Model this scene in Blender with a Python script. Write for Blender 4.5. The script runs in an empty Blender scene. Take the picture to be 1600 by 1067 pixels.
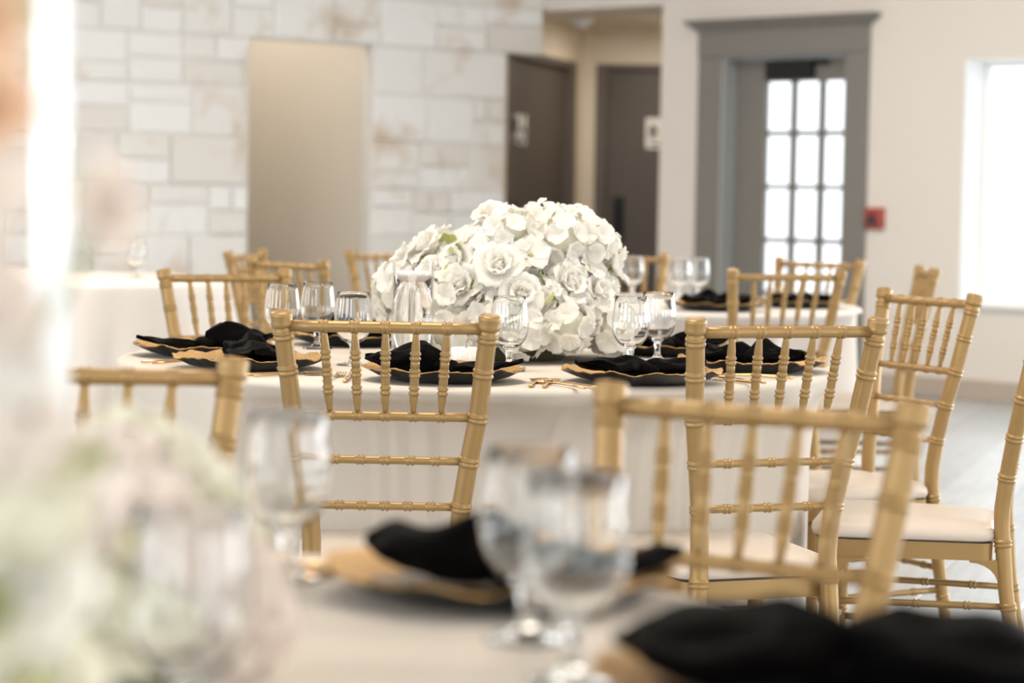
import bpy, math, random
from mathutils import Vector, Matrix, noise
PI = math.pi
C = bpy.context.scene
col = C.collection
rnd = random.Random(7)

# ---------------------------------------------------------------- camera
cam_d = bpy.data.cameras.new('camera')
cam = bpy.data.objects.new('camera', cam_d); col.objects.link(cam)
PITCH, ROLL = 0.0589, math.radians(1.03)
r0 = Vector((1, 0, 0)); f0 = Vector((0, math.cos(PITCH), -math.sin(PITCH))); u0 = Vector((0, math.sin(PITCH), math.cos(PITCH)))
R_ = math.cos(ROLL) * r0 + math.sin(ROLL) * u0
U_ = -math.sin(ROLL) * r0 + math.cos(ROLL) * u0
m = Matrix((R_, U_, -f0)).transposed().to_4x4()
m.translation = Vector((0, 0, 1.139))
cam.matrix_world = m
cam_d.sensor_width = 36; cam_d.lens = 85.0; cam_d.clip_start = 0.05; cam_d.clip_end = 200
cam_d.dof.use_dof = True; cam_d.dof.focus_distance = 4.95; cam_d.dof.aperture_fstop = 85 / 26
C.camera = cam
# ---------------------------------------------------------------- world, lights, exposure
world = bpy.data.worlds.new('world'); C.world = world; world.use_nodes = True
bg = world.node_tree.nodes['Background']
bg.inputs[0].default_value = (0.90, 0.96, 1.0, 1); bg.inputs[1].default_value = 2.1
C.view_settings.view_transform = 'Standard'; C.view_settings.look = 'None'
C.view_settings.gamma = 1; C.view_settings.use_curve_mapping = False
C.view_settings.exposure = -0.06
C.cycles.sample_clamp_indirect = 8
C.cycles.max_bounces = 14; C.cycles.diffuse_bounces = 5; C.cycles.transmission_bounces = 12; C.cycles.transparent_max_bounces = 12

def area(name, loc, aim, sx, sy, power, colr, portal=False):
    d = bpy.data.lights.new(name, 'AREA'); d.shape = 'RECTANGLE'; d.size = sx; d.size_y = sy
    d.energy = power; d.color = colr
    if portal: d.cycles.is_portal = True
    o = bpy.data.objects.new(name, d); col.objects.link(o)
    o.location = loc; o.rotation_euler = Vector(aim).to_track_quat('-Z', 'Y').to_euler()
    return o

# plan of the hall: stone wall along W from CORNER, window wall along V from QC
CORNER = Vector((.176, 16.75, 0)); W = Vector((-.805, -.594, 0)).normalized()
QC = Vector((.176, 16.80, 0)); V = Vector((.71, -.704, 0)).normalized()
NS = Vector((.594, -.805, 0)).normalized()            # stone wall, towards the room
NV = Vector((-V.y * -1, V.x * -1, 0)); NV = Vector((V.y, -V.x, 0)).normalized()
if NV.dot(Vector((0, -1, 0))) < 0: NV = -NV            # window wall, towards the room
ROOM_L, ROOM_S, ROOM_H = 20.5, 16.0, 3.7
WINDOWS = [(3.48, 4.72), (5.9, 7.3), (8.3, 9.7), (10.7, 12.1), (13.1, 14.5), (15.5, 16.9)]
WZ0, WZ1 = .55, 2.01
for (a, b) in WINDOWS[1:]:                               # daylight coming in at each window
    area('window_and_fill_daylight', QC + V * (a + b) / 2 - NV * .30 + Vector((0, 0, (WZ0 + WZ1) / 2)), NV, b - a, WZ1 - WZ0, 130, (.90, .96, 1))
BACKC = QC + V * ROOM_L                                   # wall behind the camera
for k in range(3):  # unseen windows added behind the camera as fill light
    area('window_and_fill_daylight', BACKC + W * (2.6 + k * 4.4) + V * .3 + Vector((0, 0, 1.5)), -V, 2.4, 2.0, 75, (.92, .97, 1))
SIDE_FILLWIN = [2.2, 6.6, 11.0, 15.4]                           # unseen side windows, added to brighten the window wall
for k in SIDE_FILLWIN:
    area('window_and_fill_daylight', QC + W * (ROOM_S + .3) + V * k + Vector((0, 0, 1.9)), -W, 2.2, 2.2, 95, (.93, .97, 1))
for (a, b, p) in [(4.2, 3.2, 75), (4.2, 7.6, 130), (9.4, 3.2, 75), (9.4, 9.0, 75), (14.6, 3.2, 75), (14.6, 9.0, 75)]:  # warm overhead fill, added; only the strongest is inferred from the passage shadow
    area('ceiling_lamp_and_fill', QC + V * a + W * b + Vector((0, 0, ROOM_H - .12)), (0, 0, -1), 1.3, 1.3, p, (1.0, .88, .74))
for k in (.5, 1.3, 2.1):  # unseen lights added to brighten the passage wall
    area('passage_fill', CORNER + W * 2.2 - NS * k + Vector((0, 0, 3.34)), (0, 0, -1), .4, .4, 11, (1.0, .94, .87))
area('restroom_hall_lamp', (.95, 17.55, 2.40), (0, 0, -1), .3, .3, 10, (1.0, .90, .76))

# ---------------------------------------------------------------- materials
def mat(name, base, rough=.5, metal=0.0, noise_amt=0.0, noise_scale=20.0, bump=0.0, bump_scale=60.0, **kw):
    M = bpy.data.materials.new(name); M.use_nodes = True
    nt = M.node_tree; b = nt.nodes['Principled BSDF']
    b.inputs['Base Color'].default_value = (*base, 1); b.inputs['Roughness'].default_value = rough; b.inputs['Metallic'].default_value = metal
    for k, v in kw.items(): b.inputs[k.replace('_', ' ')].default_value = v
    if noise_amt or bump:
        tc = nt.nodes.new('ShaderNodeTexCoord')
    if noise_amt:
        n = nt.nodes.new('ShaderNodeTexNoise'); n.inputs['Scale'].default_value = noise_scale; n.inputs['Detail'].default_value = 4
        nt.links.new(tc.outputs['Object'], n.inputs['Vector'])
        mx = nt.nodes.new('ShaderNodeMix'); mx.data_type = 'RGBA'
        mx.inputs[6].default_value = (*[c * (1 - noise_amt) for c in base], 1); mx.inputs[7].default_value = (*[min(1, c * (1 + noise_amt)) for c in base], 1)
        nt.links.new(n.outputs[0], mx.inputs[0]); nt.links.new(mx.outputs[2], b.inputs['Base Color'])
    if bump:
        n2 = nt.nodes.new('ShaderNodeTexNoise'); n2.inputs['Scale'].default_value = bump_scale; n2.inputs['Detail'].default_value = 3
        nt.links.new(tc.outputs['Object'], n2.inputs['Vector'])
        bp = nt.nodes.new('ShaderNodeBump'); bp.inputs['Strength'].default_value = bump; bp.inputs['Distance'].default_value = .01
        nt.links.new(n2.outputs[0], bp.inputs['Height']); nt.links.new(bp.outputs[0], b.inputs['Normal'])
    return M

GOLD = mat('gold_painted_wood', (.355, .222, .085), .38, .42, .10, 9, .05, 160)
CUSHION = mat('ivory_vinyl', (.66, .57, .485), .35, 0, .03, 6)
PIPING = mat('dark_piping', (.05, .035, .025), .6)
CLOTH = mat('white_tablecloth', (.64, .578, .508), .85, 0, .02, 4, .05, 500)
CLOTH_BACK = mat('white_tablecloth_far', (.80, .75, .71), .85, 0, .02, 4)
NAPKIN = mat('black_satin', (.0018, .0015, .0015), .6, 0, .2, 30, .1, 120, Specular_IOR_Level=.025)
BLACK = mat('black_underside', (.006, .005, .005), .35)
GOLDRIM = mat('gold_beaded_rim', (.62, .37, .13), .28, .9, .25, 260, .9, 330)
CUTLERY = mat('gold_metal', (.66, .42, .19), .2, 1.0, .05, 20)
STONEWALL_COL = (.74, .715, .68)
PAINT = mat('beige_paint', (.72, .675, .63), .8, 0, .02, 3, .03, 200)
PAINT_IN = mat('passage_paint', (.70, .65, .57), .8, 0, .02, 3)
CREAM = mat('cream_paint', (.72, .64, .53), .8, 0, .02, 3)
TAUPE = mat('taupe_door_paint', (.125, .105, .09), .55, 0, .05, 8)
GREY = mat('grey_door_paint', (.20, .187, .17), .5, 0, .05, 8)
WHITE = mat('white_paint', (.85, .86, .86), .5, 0, .02, 8)
DARKMETAL = mat('dark_metal', (.02, .02, .022), .4, .6, .1, 30)
SIGNWHITE = mat('sign_white', (.85, .83, .80), .5, 0, .03, 30)
SIGNBLACK = mat('sign_black', (.035, .03, .028), .5, 0, .05, 30)
RED = mat('alarm_red', (.36, .055, .04), .4, 0, .08, 30)
BASEBOARD = mat('baseboard_paint', (.45, .38, .32), .5, 0, .03, 6)
CANDLE = mat('white_wax', (.90, .87, .82), .45, 0, .02, 12, Subsurface_Weight=.2)
ACRYLIC = mat('frosted_acrylic', (.90, .93, .95), .12, 0, .01, 8, Specular_IOR_Level=.7)
LEAF = mat('green_leaf', (.23, .27, .07), .5, 0, .25, 14)
LEAF_PALE = mat('pale_green_leaf', (.42, .43, .14), .5, 0, .2, 14)
FOAM = mat('dark_foliage', (.17, .165, .09), .8, 0, .4, 40)
CEIL = mat('ceiling_paint', (.80, .74, .67), .9, 0, .02, 2)
MORTAR = mat('mortar', (.74, .72, .69), .9, 0, .08, 10, .3, 60)

def petal_mat(name, base, tint):
    M = bpy.data.materials.new(name); M.use_nodes = True; nt = M.node_tree; nt.nodes.clear()
    out = nt.nodes.new('ShaderNodeOutputMaterial'); d = nt.nodes.new('ShaderNodeBsdfDiffuse'); t = nt.nodes.new('ShaderNodeBsdfTranslucent')
    mixs = nt.nodes.new('ShaderNodeMixShader'); mixs.inputs[0].default_value = .38
    tc = nt.nodes.new('ShaderNodeTexCoord'); n = nt.nodes.new('ShaderNodeTexNoise'); n.inputs['Scale'].default_value = 35
    mx = nt.nodes.new('ShaderNodeMix'); mx.data_type = 'RGBA'; mx.inputs[6].default_value = (*base, 1); mx.inputs[7].default_value = (*tint, 1)
    nt.links.new(tc.outputs['Object'], n.inputs['Vector']); nt.links.new(n.outputs[0], mx.inputs[0])
    nt.links.new(mx.outputs[2], d.inputs[0]); nt.links.new(mx.outputs[2], t.inputs[0])
    nt.links.new(d.outputs[0], mixs.inputs[1]); nt.links.new(t.outputs[0], mixs.inputs[2]); nt.links.new(mixs.outputs[0], out.inputs[0])
    return M
PETAL = petal_mat('white_petal', (.93, .915, .88), (.90, .88, .82))
PETAL_PINK = petal_mat('blush_petal', (.93, .88, .84), (.90, .80, .72))
PETAL_PEACH = petal_mat('peach_petal', (.90, .72, .58), (.86, .62, .42))
PETAL_CREAM = petal_mat('cream_petal', (.92, .90, .82), (.88, .86, .70))

def glass_mat(name, colr=(1, 1, 1), ior=1.46):
    M = bpy.data.materials.new(name); M.use_nodes = True; nt = M.node_tree; nt.nodes.clear()
    out = nt.nodes.new('ShaderNodeOutputMaterial'); g = nt.nodes.new('ShaderNodeBsdfGlass')
    g.inputs['Color'].default_value = (*colr, 1); g.inputs['Roughness'].default_value = 0.0; g.inputs['IOR'].default_value = ior
    nt.links.new(g.outputs[0], out.inputs[0]); return M
GLASS = glass_mat('clear_glass', (.985, .99, .99))
WATER = glass_mat('water', (1, 1, 1), 1.33)
def pane_mat():
    M = bpy.data.materials.new('window_glass'); M.use_nodes = True; nt = M.node_tree; nt.nodes.clear()
    out = nt.nodes.new('ShaderNodeOutputMaterial'); t = nt.nodes.new('ShaderNodeBsdfTransparent'); g = nt.nodes.new('ShaderNodeBsdfGlossy')
    g.inputs['Roughness'].default_value = .02; lwt = nt.nodes.new('ShaderNodeLayerWeight'); pw_ = nt.nodes.new('ShaderNodeMath'); pw_.operation = 'POWER'; pw_.inputs[1].default_value = 4
    nt.links.new(lwt.outputs['Facing'], pw_.inputs[0]); fr = nt.nodes.new('ShaderNodeMath'); fr.operation = 'MULTIPLY_ADD'; fr.inputs[1].default_value = .75; fr.inputs[2].default_value = .03; nt.links.new(pw_.outputs[0], fr.inputs[0])
    ms = nt.nodes.new('ShaderNodeMixShader')
    nt.links.new(fr.outputs[0], ms.inputs[0]); nt.links.new(t.outputs[0], ms.inputs[1]); nt.links.new(g.outputs[0], ms.inputs[2]); nt.links.new(ms.outputs[0], out.inputs[0])
    return M
PANE = pane_mat()

def stone_mat():
    M = bpy.data.materials.new('whitewashed_stone'); M.use_nodes = True; nt = M.node_tree; b = nt.nodes['Principled BSDF']
    b.inputs['Roughness'].default_value = .9
    oi = nt.nodes.new('ShaderNodeObjectInfo'); g = nt.nodes.new('ShaderNodeNewGeometry')
    r1 = nt.nodes.new('ShaderNodeValToRGB'); cr = r1.color_ramp
    cr.elements[0].position = 0; cr.elements[0].color = (.74, .71, .675, 1); cr.elements[1].position = 1; cr.elements[1].color = (.85, .865, .875, 1)
    e = cr.elements.new(.35); e.color = (.80, .795, .785, 1); e = cr.elements.new(.6); e.color = (.83, .83, .825, 1)
    n = nt.nodes.new('ShaderNodeTexNoise'); n.inputs['Scale'].default_value = 2.1; n.inputs['Detail'].default_value = 5; n.inputs['Roughness'].default_value = .6
    r2 = nt.nodes.new('ShaderNodeValToRGB'); r2.color_ramp.elements[0].position = .54; r2.color_ramp.elements[0].color = (0, 0, 0, 1); r2.color_ramp.elements[1].position = .80; r2.color_ramp.elements[1].color = (1, 1, 1, 1)
    mx = nt.nodes.new('ShaderNodeMix'); mx.data_type = 'RGBA'; mx.inputs[7].default_value = (.52, .345, .195, 1)
    nt.links.new(oi.outputs['Random'], r1.inputs[0]); nt.links.new(g.outputs['Position'], n.inputs['Vector']); nt.links.new(n.outputs[0], r2.inputs[0])
    nt.links.new(r1.outputs[0], mx.inputs[6]); nt.links.new(r2.outputs[0], mx.inputs[0]); nt.links.new(mx.outputs[2], b.inputs['Base Color'])
    n3 = nt.nodes.new('ShaderNodeTexNoise'); n3.inputs['Scale'].default_value = 28; n3.inputs['Detail'].default_value = 4
    nt.links.new(g.outputs['Position'], n3.inputs['Vector'])
    bp = nt.nodes.new('ShaderNodeBump'); bp.inputs['Strength'].default_value = .5; bp.inputs['Distance'].default_value = .02
    nt.links.new(n3.outputs[0], bp.inputs['Height']); nt.links.new(bp.outputs[0], b.inputs['Normal'])
    return M
STONE = stone_mat()
def plank_mat():
    M = bpy.data.materials.new('grey_plank'); M.use_nodes = True; nt = M.node_tree; b = nt.nodes['Principled BSDF']
    b.inputs['Roughness'].default_value = .30
    oi = nt.nodes.new('ShaderNodeObjectInfo'); tc = nt.nodes.new('ShaderNodeTexCoord'); mp = nt.nodes.new('ShaderNodeMapping'); mp.inputs['Scale'].default_value = (1.2, 16, 1)
    n = nt.nodes.new('ShaderNodeTexNoise'); n.inputs['Scale'].default_value = 2; n.inputs['Detail'].default_value = 5
    nt.links.new(tc.outputs['Object'], mp.inputs[0]); nt.links.new(mp.outputs[0], n.inputs['Vector'])
    add = nt.nodes.new('ShaderNodeMath'); add.operation = 'MULTIPLY_ADD'; add.inputs[1].default_value = .5
    nt.links.new(oi.outputs['Random'], add.inputs[0]); nt.links.new(n.outputs[0], add.inputs[2])
    r = nt.nodes.new('ShaderNodeValToRGB'); r.color_ramp.elements[0].position = .25; r.color_ramp.elements[0].color = (.31, .335, .36, 1); r.color_ramp.elements[1].position = 1.0; r.color_ramp.elements[1].color = (.54, .575, .605, 1)
    nt.links.new(add.outputs[0], r.inputs[0]); nt.links.new(r.outputs[0], b.inputs['Base Color'])
    return M
PLANK = plank_mat()

# ---------------------------------------------------------------- mesh builder
class MB:
    def __init__(s): s.v = []; s.f = []
    def add(s, vs, fs, M=None):
        o = len(s.v)
        s.v += [tuple(M @ Vector(p)) for p in vs] if M is not None else [tuple(p) for p in vs]
        s.f += [tuple(i + o for i in f) for f in fs]; return s
    def box(s, c, d, M=None):
        x, y, z = c; a, b, e = d[0] / 2, d[1] / 2, d[2] / 2
        vs = [(x + i * a, y + j * b, z + k * e) for i in (-1, 1) for j in (-1, 1) for k in (-1, 1)]
        return s.add(vs, [(0, 1, 3, 2), (4, 6, 7, 5), (0, 4, 5, 1), (2, 3, 7, 6), (0, 2, 6, 4), (1, 5, 7, 3)], M)
    def bbox(s, c, d, bev, M=None):
        """box with its front (-y) edges bevelled"""
        x, y, z = c; a, b, e = d[0] / 2, d[1] / 2, d[2] / 2
        vs = []
        for (yy, q) in ((y + b, 0), (y - b + bev, 0), (y - b, bev)):
            vs += [(x - a + q, yy, z - e + q), (x + a - q, yy, z - e + q), (x + a - q, yy, z + e - q), (x - a + q, yy, z + e - q)]
        fs = [(3, 2, 1, 0), (8, 9, 10, 11)]
        for r in (0, 4):
            for k in range(4): fs.append((r + k, r + (k + 1) % 4, r + 4 + (k + 1) % 4, r + 4 + k))
        return s.add(vs, fs, M)
    def sweep(s, pts, rad, seg=12, M=None, cap=True, up=Vector((0, 0, 1)), flat=1.0):
        pts = [Vector(p) for p in pts]; n = len(pts); vs = []; fs = []
        for i, p in enumerate(pts):
            t = (pts[min(i + 1, n - 1)] - pts[max(i - 1, 0)])
            if t.length < 1e-9: t = Vector((0, 0, 1))
            t.normalize(); uu = up if abs(t.dot(up)) < .95 else Vector((0, 1, 0))
            a = t.cross(uu).normalized(); b = a.cross(t)
            for k in range(seg):
                th = 2 * PI * k / seg
                vs.append(p + (a * math.cos(th) + b * math.sin(th) * flat) * rad[i])
        for i in range(n - 1):
            for k in range(seg):
                fs.append((i * seg + k, i * seg + (k + 1) % seg, (i + 1) * seg + (k + 1) % seg, (i + 1) * seg + k))
        if cap: fs += [tuple(range(seg))[::-1], tuple(range((n - 1) * seg, n * seg))]
        return s.add(vs, fs, M)
    def lathe(s, prof, seg=48, M=None, closed=False):
        vs = []; fs = []; n = len(prof); idx = []
        for (r, z) in prof:
            if r < 1e-6: idx.append([len(vs)] * seg); vs.append((0, 0, z))
            else:
                idx.append(list(range(len(vs), len(vs) + seg)))
                vs += [(r * math.cos(2 * PI * k / seg), r * math.sin(2 * PI * k / seg), z) for k in range(seg)]
        for i in (range(n) if closed else range(n - 1)):
            A, B = idx[i], idx[(i + 1) % n]
            for k in range(seg):
                q = [A[k], A[(k + 1) % seg], B[(k + 1) % seg], B[k]]; w = []
                for x in q:
                    if x not in w: w.append(x)
                if len(w) > 2: fs.append(tuple(w))
        return s.add(vs, fs, M)
    def grid(s, fn, nu, nv, M=None, wrap=False):
        vs = [fn(i / nu, j / nv) for i in range(nu + 1) for j in range(nv + 1)]
        fs = [(i * (nv + 1) + j, (i + 1) * (nv + 1) + j, (i + 1) * (nv + 1) + j + 1, i * (nv + 1) + j + 1) for i in range(nu) for j in range(nv)]
        return s.add(vs, fs, M)
    def mesh(s, name, mt, smooth=True):
        me = bpy.data.meshes.new(name); me.from_pydata(s.v, [], s.f); me.materials.append(mt)
        if smooth: me.polygons.foreach_set('use_smooth', [True] * len(me.polygons))
        me.update(); return me
    def build(s, name, mt, parent=None, smooth=True):
        return obj(name, s.mesh(name, mt, smooth), parent)

def obj(name, data, parent=None, M=None):
    o = bpy.data.objects.new(name, data); col.objects.link(o)
    if parent: o.parent = parent
    if M is not None: o.matrix_basis = M
    return o
def tag(o, label=None, cat=None, group=None, kind=None):
    for k, v in (('label', label), ('category', cat), ('group', group), ('kind', kind)):
        if v: o[k] = v
    return o
def empty(name, loc=(0, 0, 0), rz=0):
    o = bpy.data.objects.new(name, None); col.objects.link(o); o.location = loc; o.rotation_euler = (0, 0, rz); o.empty_display_size = .1; return o
def copy_tree(o, parent=None):
    c = o.copy(); col.objects.link(c)
    if parent: c.parent = parent
    for ch in list(o.children): copy_tree(ch, c)
    return c
def autosmooth(me, ang=40):
    for p in me.polygons: p.use_smooth = True
    me.set_sharp_from_angle(angle=math.radians(ang)) if hasattr(me, 'set_sharp_from_angle') else None
    return me
def frame(o, x, n):
    """matrix with local x along the wall, local -y towards the room"""
    x = Vector(x).normalized(); y = -Vector(n).normalized(); z = Vector((0, 0, 1))
    M = Matrix((x, y, z)).transposed().to_4x4(); M.translation = Vector(o); return M

# ---------------------------------------------------------------- structure
FW = frame(QC, V, NV)            # window wall frame: x = t along the wall, y>0 behind its face
FS = frame(CORNER, -W, NS)       # stone wall frame: x = -s
def wall_boxes(mb, x0, x1, z0, z1, thick, openings, y0=0.0):
    xs = sorted(set([x0, x1] + [v for o in openings for v in o[:2] if x0 < v < x1]))
    for a, b in zip(xs, xs[1:]):
        cuts = sorted([(o[2], o[3]) for o in openings if o[0] <= a + 1e-6 and o[1] >= b - 1e-6]); z = z0
        for (c, d) in cuts:
            if c > z + 1e-6: mb.box(((a + b) / 2, y0 + thick / 2, (z + c) / 2), (b - a, thick, c - z))
            z = d
        if z < z1 - 1e-6: mb.box(((a + b) / 2, y0 + thick / 2, (z + z1) / 2), (b - a, thick, z1 - z))
    return mb
def floor_mat():
    M = mat('floor_boards', (.48, .51, .54), .32); nt = M.node_tree; b = nt.nodes['Principled BSDF']
    g = nt.nodes.new('ShaderNodeNewGeometry'); mp = nt.nodes.new('ShaderNodeMapping'); mp.inputs['Rotation'].default_value = (0, 0, -math.atan2(.954, .30))
    br = nt.nodes.new('ShaderNodeTexBrick'); br.inputs['Color1'].default_value = (.27, .29, .31, 1); br.inputs['Color2'].default_value = (.36, .385, .41, 1); br.inputs['Mortar'].default_value = (.16, .17, .18, 1)
    br.inputs['Scale'].default_value = 1; br.inputs['Mortar Size'].default_value = .003; br.inputs['Brick Width'].default_value = 1.8; br.inputs['Row Height'].default_value = .30
    nt.links.new(g.outputs['Position'], mp.inputs[0]); nt.links.new(mp.outputs[0], br.inputs['Vector']); nt.links.new(br.outputs[0], b.inputs['Base Color']); return M
def prism(pts, z0, z1, mb):
    n = len(pts); vs = [(p.x, p.y, z0) for p in pts] + [(p.x, p.y, z1) for p in pts]
    return mb.add(vs, [tuple(range(n))[::-1], tuple(range(n, 2 * n))] + [(i, (i + 1) % n, n + (i + 1) % n, n + i) for i in range(n)])
fb_ = MB()
prism([QC - V * .05 - NV * .12, QC + W * (ROOM_S + .15), QC + W * (ROOM_S + .15) + V * (ROOM_L + .15), QC + V * (ROOM_L + .15) - NV * .12], -.11, -.0004, fb_)
prism([QC + W * 4.9, QC + V * 1.4, Vector((1.9, 18.9, 0)), Vector((-4.2, 18.9, 0))], -.112, -.0008, fb_)
fl = fb_.build('floor', floor_mat(), None, False); tag(fl, kind='structure')
# planks run towards the window wall, laid where the floor is in view
pd = Vector((.30, .954, 0)).normalized(); pn = Vector((pd.y, -pd.x, 0))
plank_me = {}
cnt = 0
for i in range(-1, 15):
    u = -.2 + i * .30 - 1.2
    off = rnd.uniform(0, 1.8)
    k = 0
    y = 3.2 + off - 1.8
    while y < 15.0 and cnt < 295:
        L = 1.8
        if L not in plank_me: plank_me[L] = MB().bbox((0, 0, 0), (L - .006, .01, .294), .002, Matrix.Rotation(-PI / 2, 4, 'X')).mesh('plank', PLANK, False)
        p = pd * (y + L / 2) + pn * u
        if p.x > -.6 and p.x < 3.6:
            M = Matrix((pd, -pn, Vector((0, 0, 1)))).transposed().to_4x4(); M.translation = Vector((p.x, p.y, -.0042 + rnd.uniform(0, .0008)))
            obj('plank', plank_me[L], fl, M); cnt += 1
        y += L

WALL_T = .26
ops = [(0, 1.10, 0, 2.435), (1.62, 2.61, 0, 2.075)] + [(a, b, WZ0, WZ1) for a, b in WINDOWS]
wr = wall_boxes(MB(), 0, ROOM_L, 0, ROOM_H, WALL_T, ops).build('wall_right', PAINT, None, False); wr.matrix_world = FW; tag(wr, kind='structure')
# stone wall backing (mortar) with the passage opening, and the plain wall that continues it
sb = MB(); wall_boxes(sb, -4.9, -.316, 0, 3.2, .10, [(-2.316, -1.394, -1, 2.125)], .012); sb.box((-.158, .062, 2.7), (.316, .1, 1.06))
wl = sb.build('wall_left', MORTAR, None, False); wl.matrix_world = FS; tag(wl, kind='structure')
upper = MB().box((-7.85, .06, 3.45), (16.3, .1, .5)).box((.13, .062, 2.83), (.26, .1, .76)).box((-10.45, .06, 1.6), (11.1, .1, 3.2)).build('wall_left_upper', PAINT, None, False); upper.matrix_world = FS; tag(upper, kind='structure')
def stone(x, z, w, h, dep=.125):
    b = MB(); q = .007
    y0 = .112; y1 = -rnd.uniform(.0, .016); bev = rnd.uniform(.006, .013); j = lambda a=.006: rnd.uniform(-a, a)
    vs = []
    for (yy, iq) in ((y0, 0), (y1 + bev, 0), (y1, bev)):
        vs += [(x - w / 2 + q + iq + (j() if iq else 0), yy + (j(.004) if iq else 0), z - h / 2 + q + iq + (j() if iq else 0)), (x + w / 2 - q - iq + (j() if iq else 0), yy + (j(.004) if iq else 0), z - h / 2 + q + iq),
               (x + w / 2 - q - iq, yy + (j(.004) if iq else 0), z + h / 2 - q - iq + (j() if iq else 0)), (x - w / 2 + q + iq + (j() if iq else 0), yy, z + h / 2 - q - iq)]
    fs = [(8, 9, 10, 11)]
    for r in (0, 4):
        for k in range(4): fs.append((r + k, r + (k + 1) % 4, r + 4 + (k + 1) % 4, r + 4 + k))
    b.add(vs, fs); b.build('stone', STONE, wl, False)
stones_left = [298]
def fill(x0, x1, z0, z1, bh=.31):
    z = z0; nb = max(1, round((z1 - z0) / bh)); bh = (z1 - z0) / nb
    for i in range(nb):
        x = x0
        while x < x1 - 1e-6:
            w = rnd.uniform(.26, .50)
            if x1 - (x + w) < .2: w = x1 - x
            r = rnd.random(); cells = []
            if r < .36: cells = [(x, z, w, bh)]
            elif r < .85:
                h1 = bh * rnd.choice((.38, .5, .62)); cells = [(x, z, w, h1), (x, z + h1, w, bh - h1)]
            else:
                w1 = w * rnd.uniform(.4, .6); h1 = bh * .5; cells = [(x, z, w, h1), (x, z + h1, w1, bh - h1), (x + w1, z + h1, w - w1, bh - h1)]
            for (cx, cz, cw, chh) in cells:
                if stones_left[0] > 0: stone(cx + cw / 2, cz + chh / 2, cw, chh); stones_left[0] -= 1
            x += w; 
        z += bh
fill(-4.0, 0, 2.125, 2.75)
fill(-1.384, -.310, .25, 2.125); fill(-4.0, -2.326, .25, 2.125)
fill(-4.0, 0, 2.75, 3.19, .44)
fill(-4.9, -4.0, .9, 2.75)

# passage behind the stone wall
pa = MB(); pa.box((-1.364, 1.7, 1.7), (.04, 3.16, 3.4)).box((-2.346, 1.7, 1.7), (.04, 3.16, 3.4)).box((-1.85, 3.3, 1.7), (1.1, .04, 3.4)).box((-1.85, 1.7, 3.42), (1.1, 3.2, .04))
pw = pa.build('wall_passage', PAINT_IN, None, False); pw.matrix_world = FS; tag(pw, kind='structure')

# restroom hall
HP = Vector((-.08, 16.6, 0)); HD = Vector((.61, 2.0, 0)).normalized(); HN = Vector((HD.y, -HD.x, 0))
FH = frame(HP, HD, HN)
HB = HP + HD * 2.0; HE = Vector((.98, -.2, 0)).normalized(); HEN = Vector((HE.y, -HE.x, 0))
FB = frame(HB, HE, HEN)
a_ = wall_boxes(MB(), .05, 2.04, 0, 2.6, .1, [(.10, 1.78, 0, 2.16)], 0).build('wall_hall_left', CREAM, None, False); a_.matrix_world = FH; tag(a_, kind='structure')
b_ = wall_boxes(MB(), 0, 1.16, 0, 2.6, .1, [(.13, 1.08, 0, 2.16)], 0).build('wall_hall_back', CREAM, None, False); b_.matrix_world = FB; tag(b_, kind='structure')
hr = MB().box((1.15, -.03, 1.3), (2.2, .06, 2.6)).build('wall_hall_right', CREAM, None, False); hr.matrix_world = frame((1.05, 16.30, 0), HD, -HN) @ Matrix.Translation((-.15, 0, 0)); tag(hr, kind='structure')
hc = MB().add([(-.2, 16.7, 2.44), (.176, 16.90, 2.44), (1.0, 16.1, 2.44), (1.62, 18.3, 2.44), (.4, 18.7, 2.44),
               (-.2, 16.7, 2.5), (.176, 16.90, 2.5), (1.0, 16.1, 2.5), (1.62, 18.3, 2.5), (.4, 18.7, 2.5)],
              [(0, 1, 2, 3, 4), (9, 8, 7, 6, 5), (0, 5, 6, 1), (1, 6, 7, 2), (2, 7, 8, 3), (3, 8, 9, 4), (4, 9, 5, 0)]).build('ceiling_hall', CREAM, None, False); tag(hc, kind='structure')

# ceiling and the walls out of view
def quad_prism(pts, z0, z1): 
    n = len(pts); vs = [(p.x, p.y, z0) for p in pts] + [(p.x, p.y, z1) for p in pts]
    return MB().add(vs, [tuple(range(n))[::-1], tuple(range(n, 2 * n))] + [(i, (i + 1) % n, n + (i + 1) % n, n + i) for i in range(n)])
K = [QC - V * .2 - W * .6, QC + V * ROOM_L - W * .6, QC + V * ROOM_L + W * ROOM_S, QC - V * .3 + W * ROOM_S]
tag(quad_prism(K, ROOM_H, ROOM_H + .1).build('ceiling', CEIL, None, False), kind='structure')
FK = frame(BACKC, W, -V)
bw = wall_boxes(MB(), -.3, ROOM_S, 0, ROOM_H, .2, [(1.4 + k * 4.4, 3.8 + k * 4.4, .5, 2.5) for k in range(3)]).build('wall_back', PAINT, None, False); bw.matrix_world = FK; tag(bw, kind='structure')  # openings belong to the added fill windows
LC = QC + W * ROOM_S; FL = frame(LC, V, -W if False else (Vector((-W.x, -W.y, 0))))
lw = wall_boxes(MB(), -.3, ROOM_L + .3, 0, ROOM_H, .2, [(k - 1.1, k + 1.1, .8, 3.0) for k in SIDE_FILLWIN]).build('wall_side', PAINT, None, False); lw.matrix_world = FL; tag(lw, kind='structure')  # openings for the added side windows
# baseboard
bbm = MB()
for (a, b) in ((1.10, 1.43), (2.79, ROOM_L)): bbm.bbox(((a + b) / 2, -.008, .06), (b - a, .016, .12), .005)
bb = bbm.build('baseboard_right', BASEBOARD, None, False); bb.matrix_world = FW; tag(bb, kind='structure')

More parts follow.
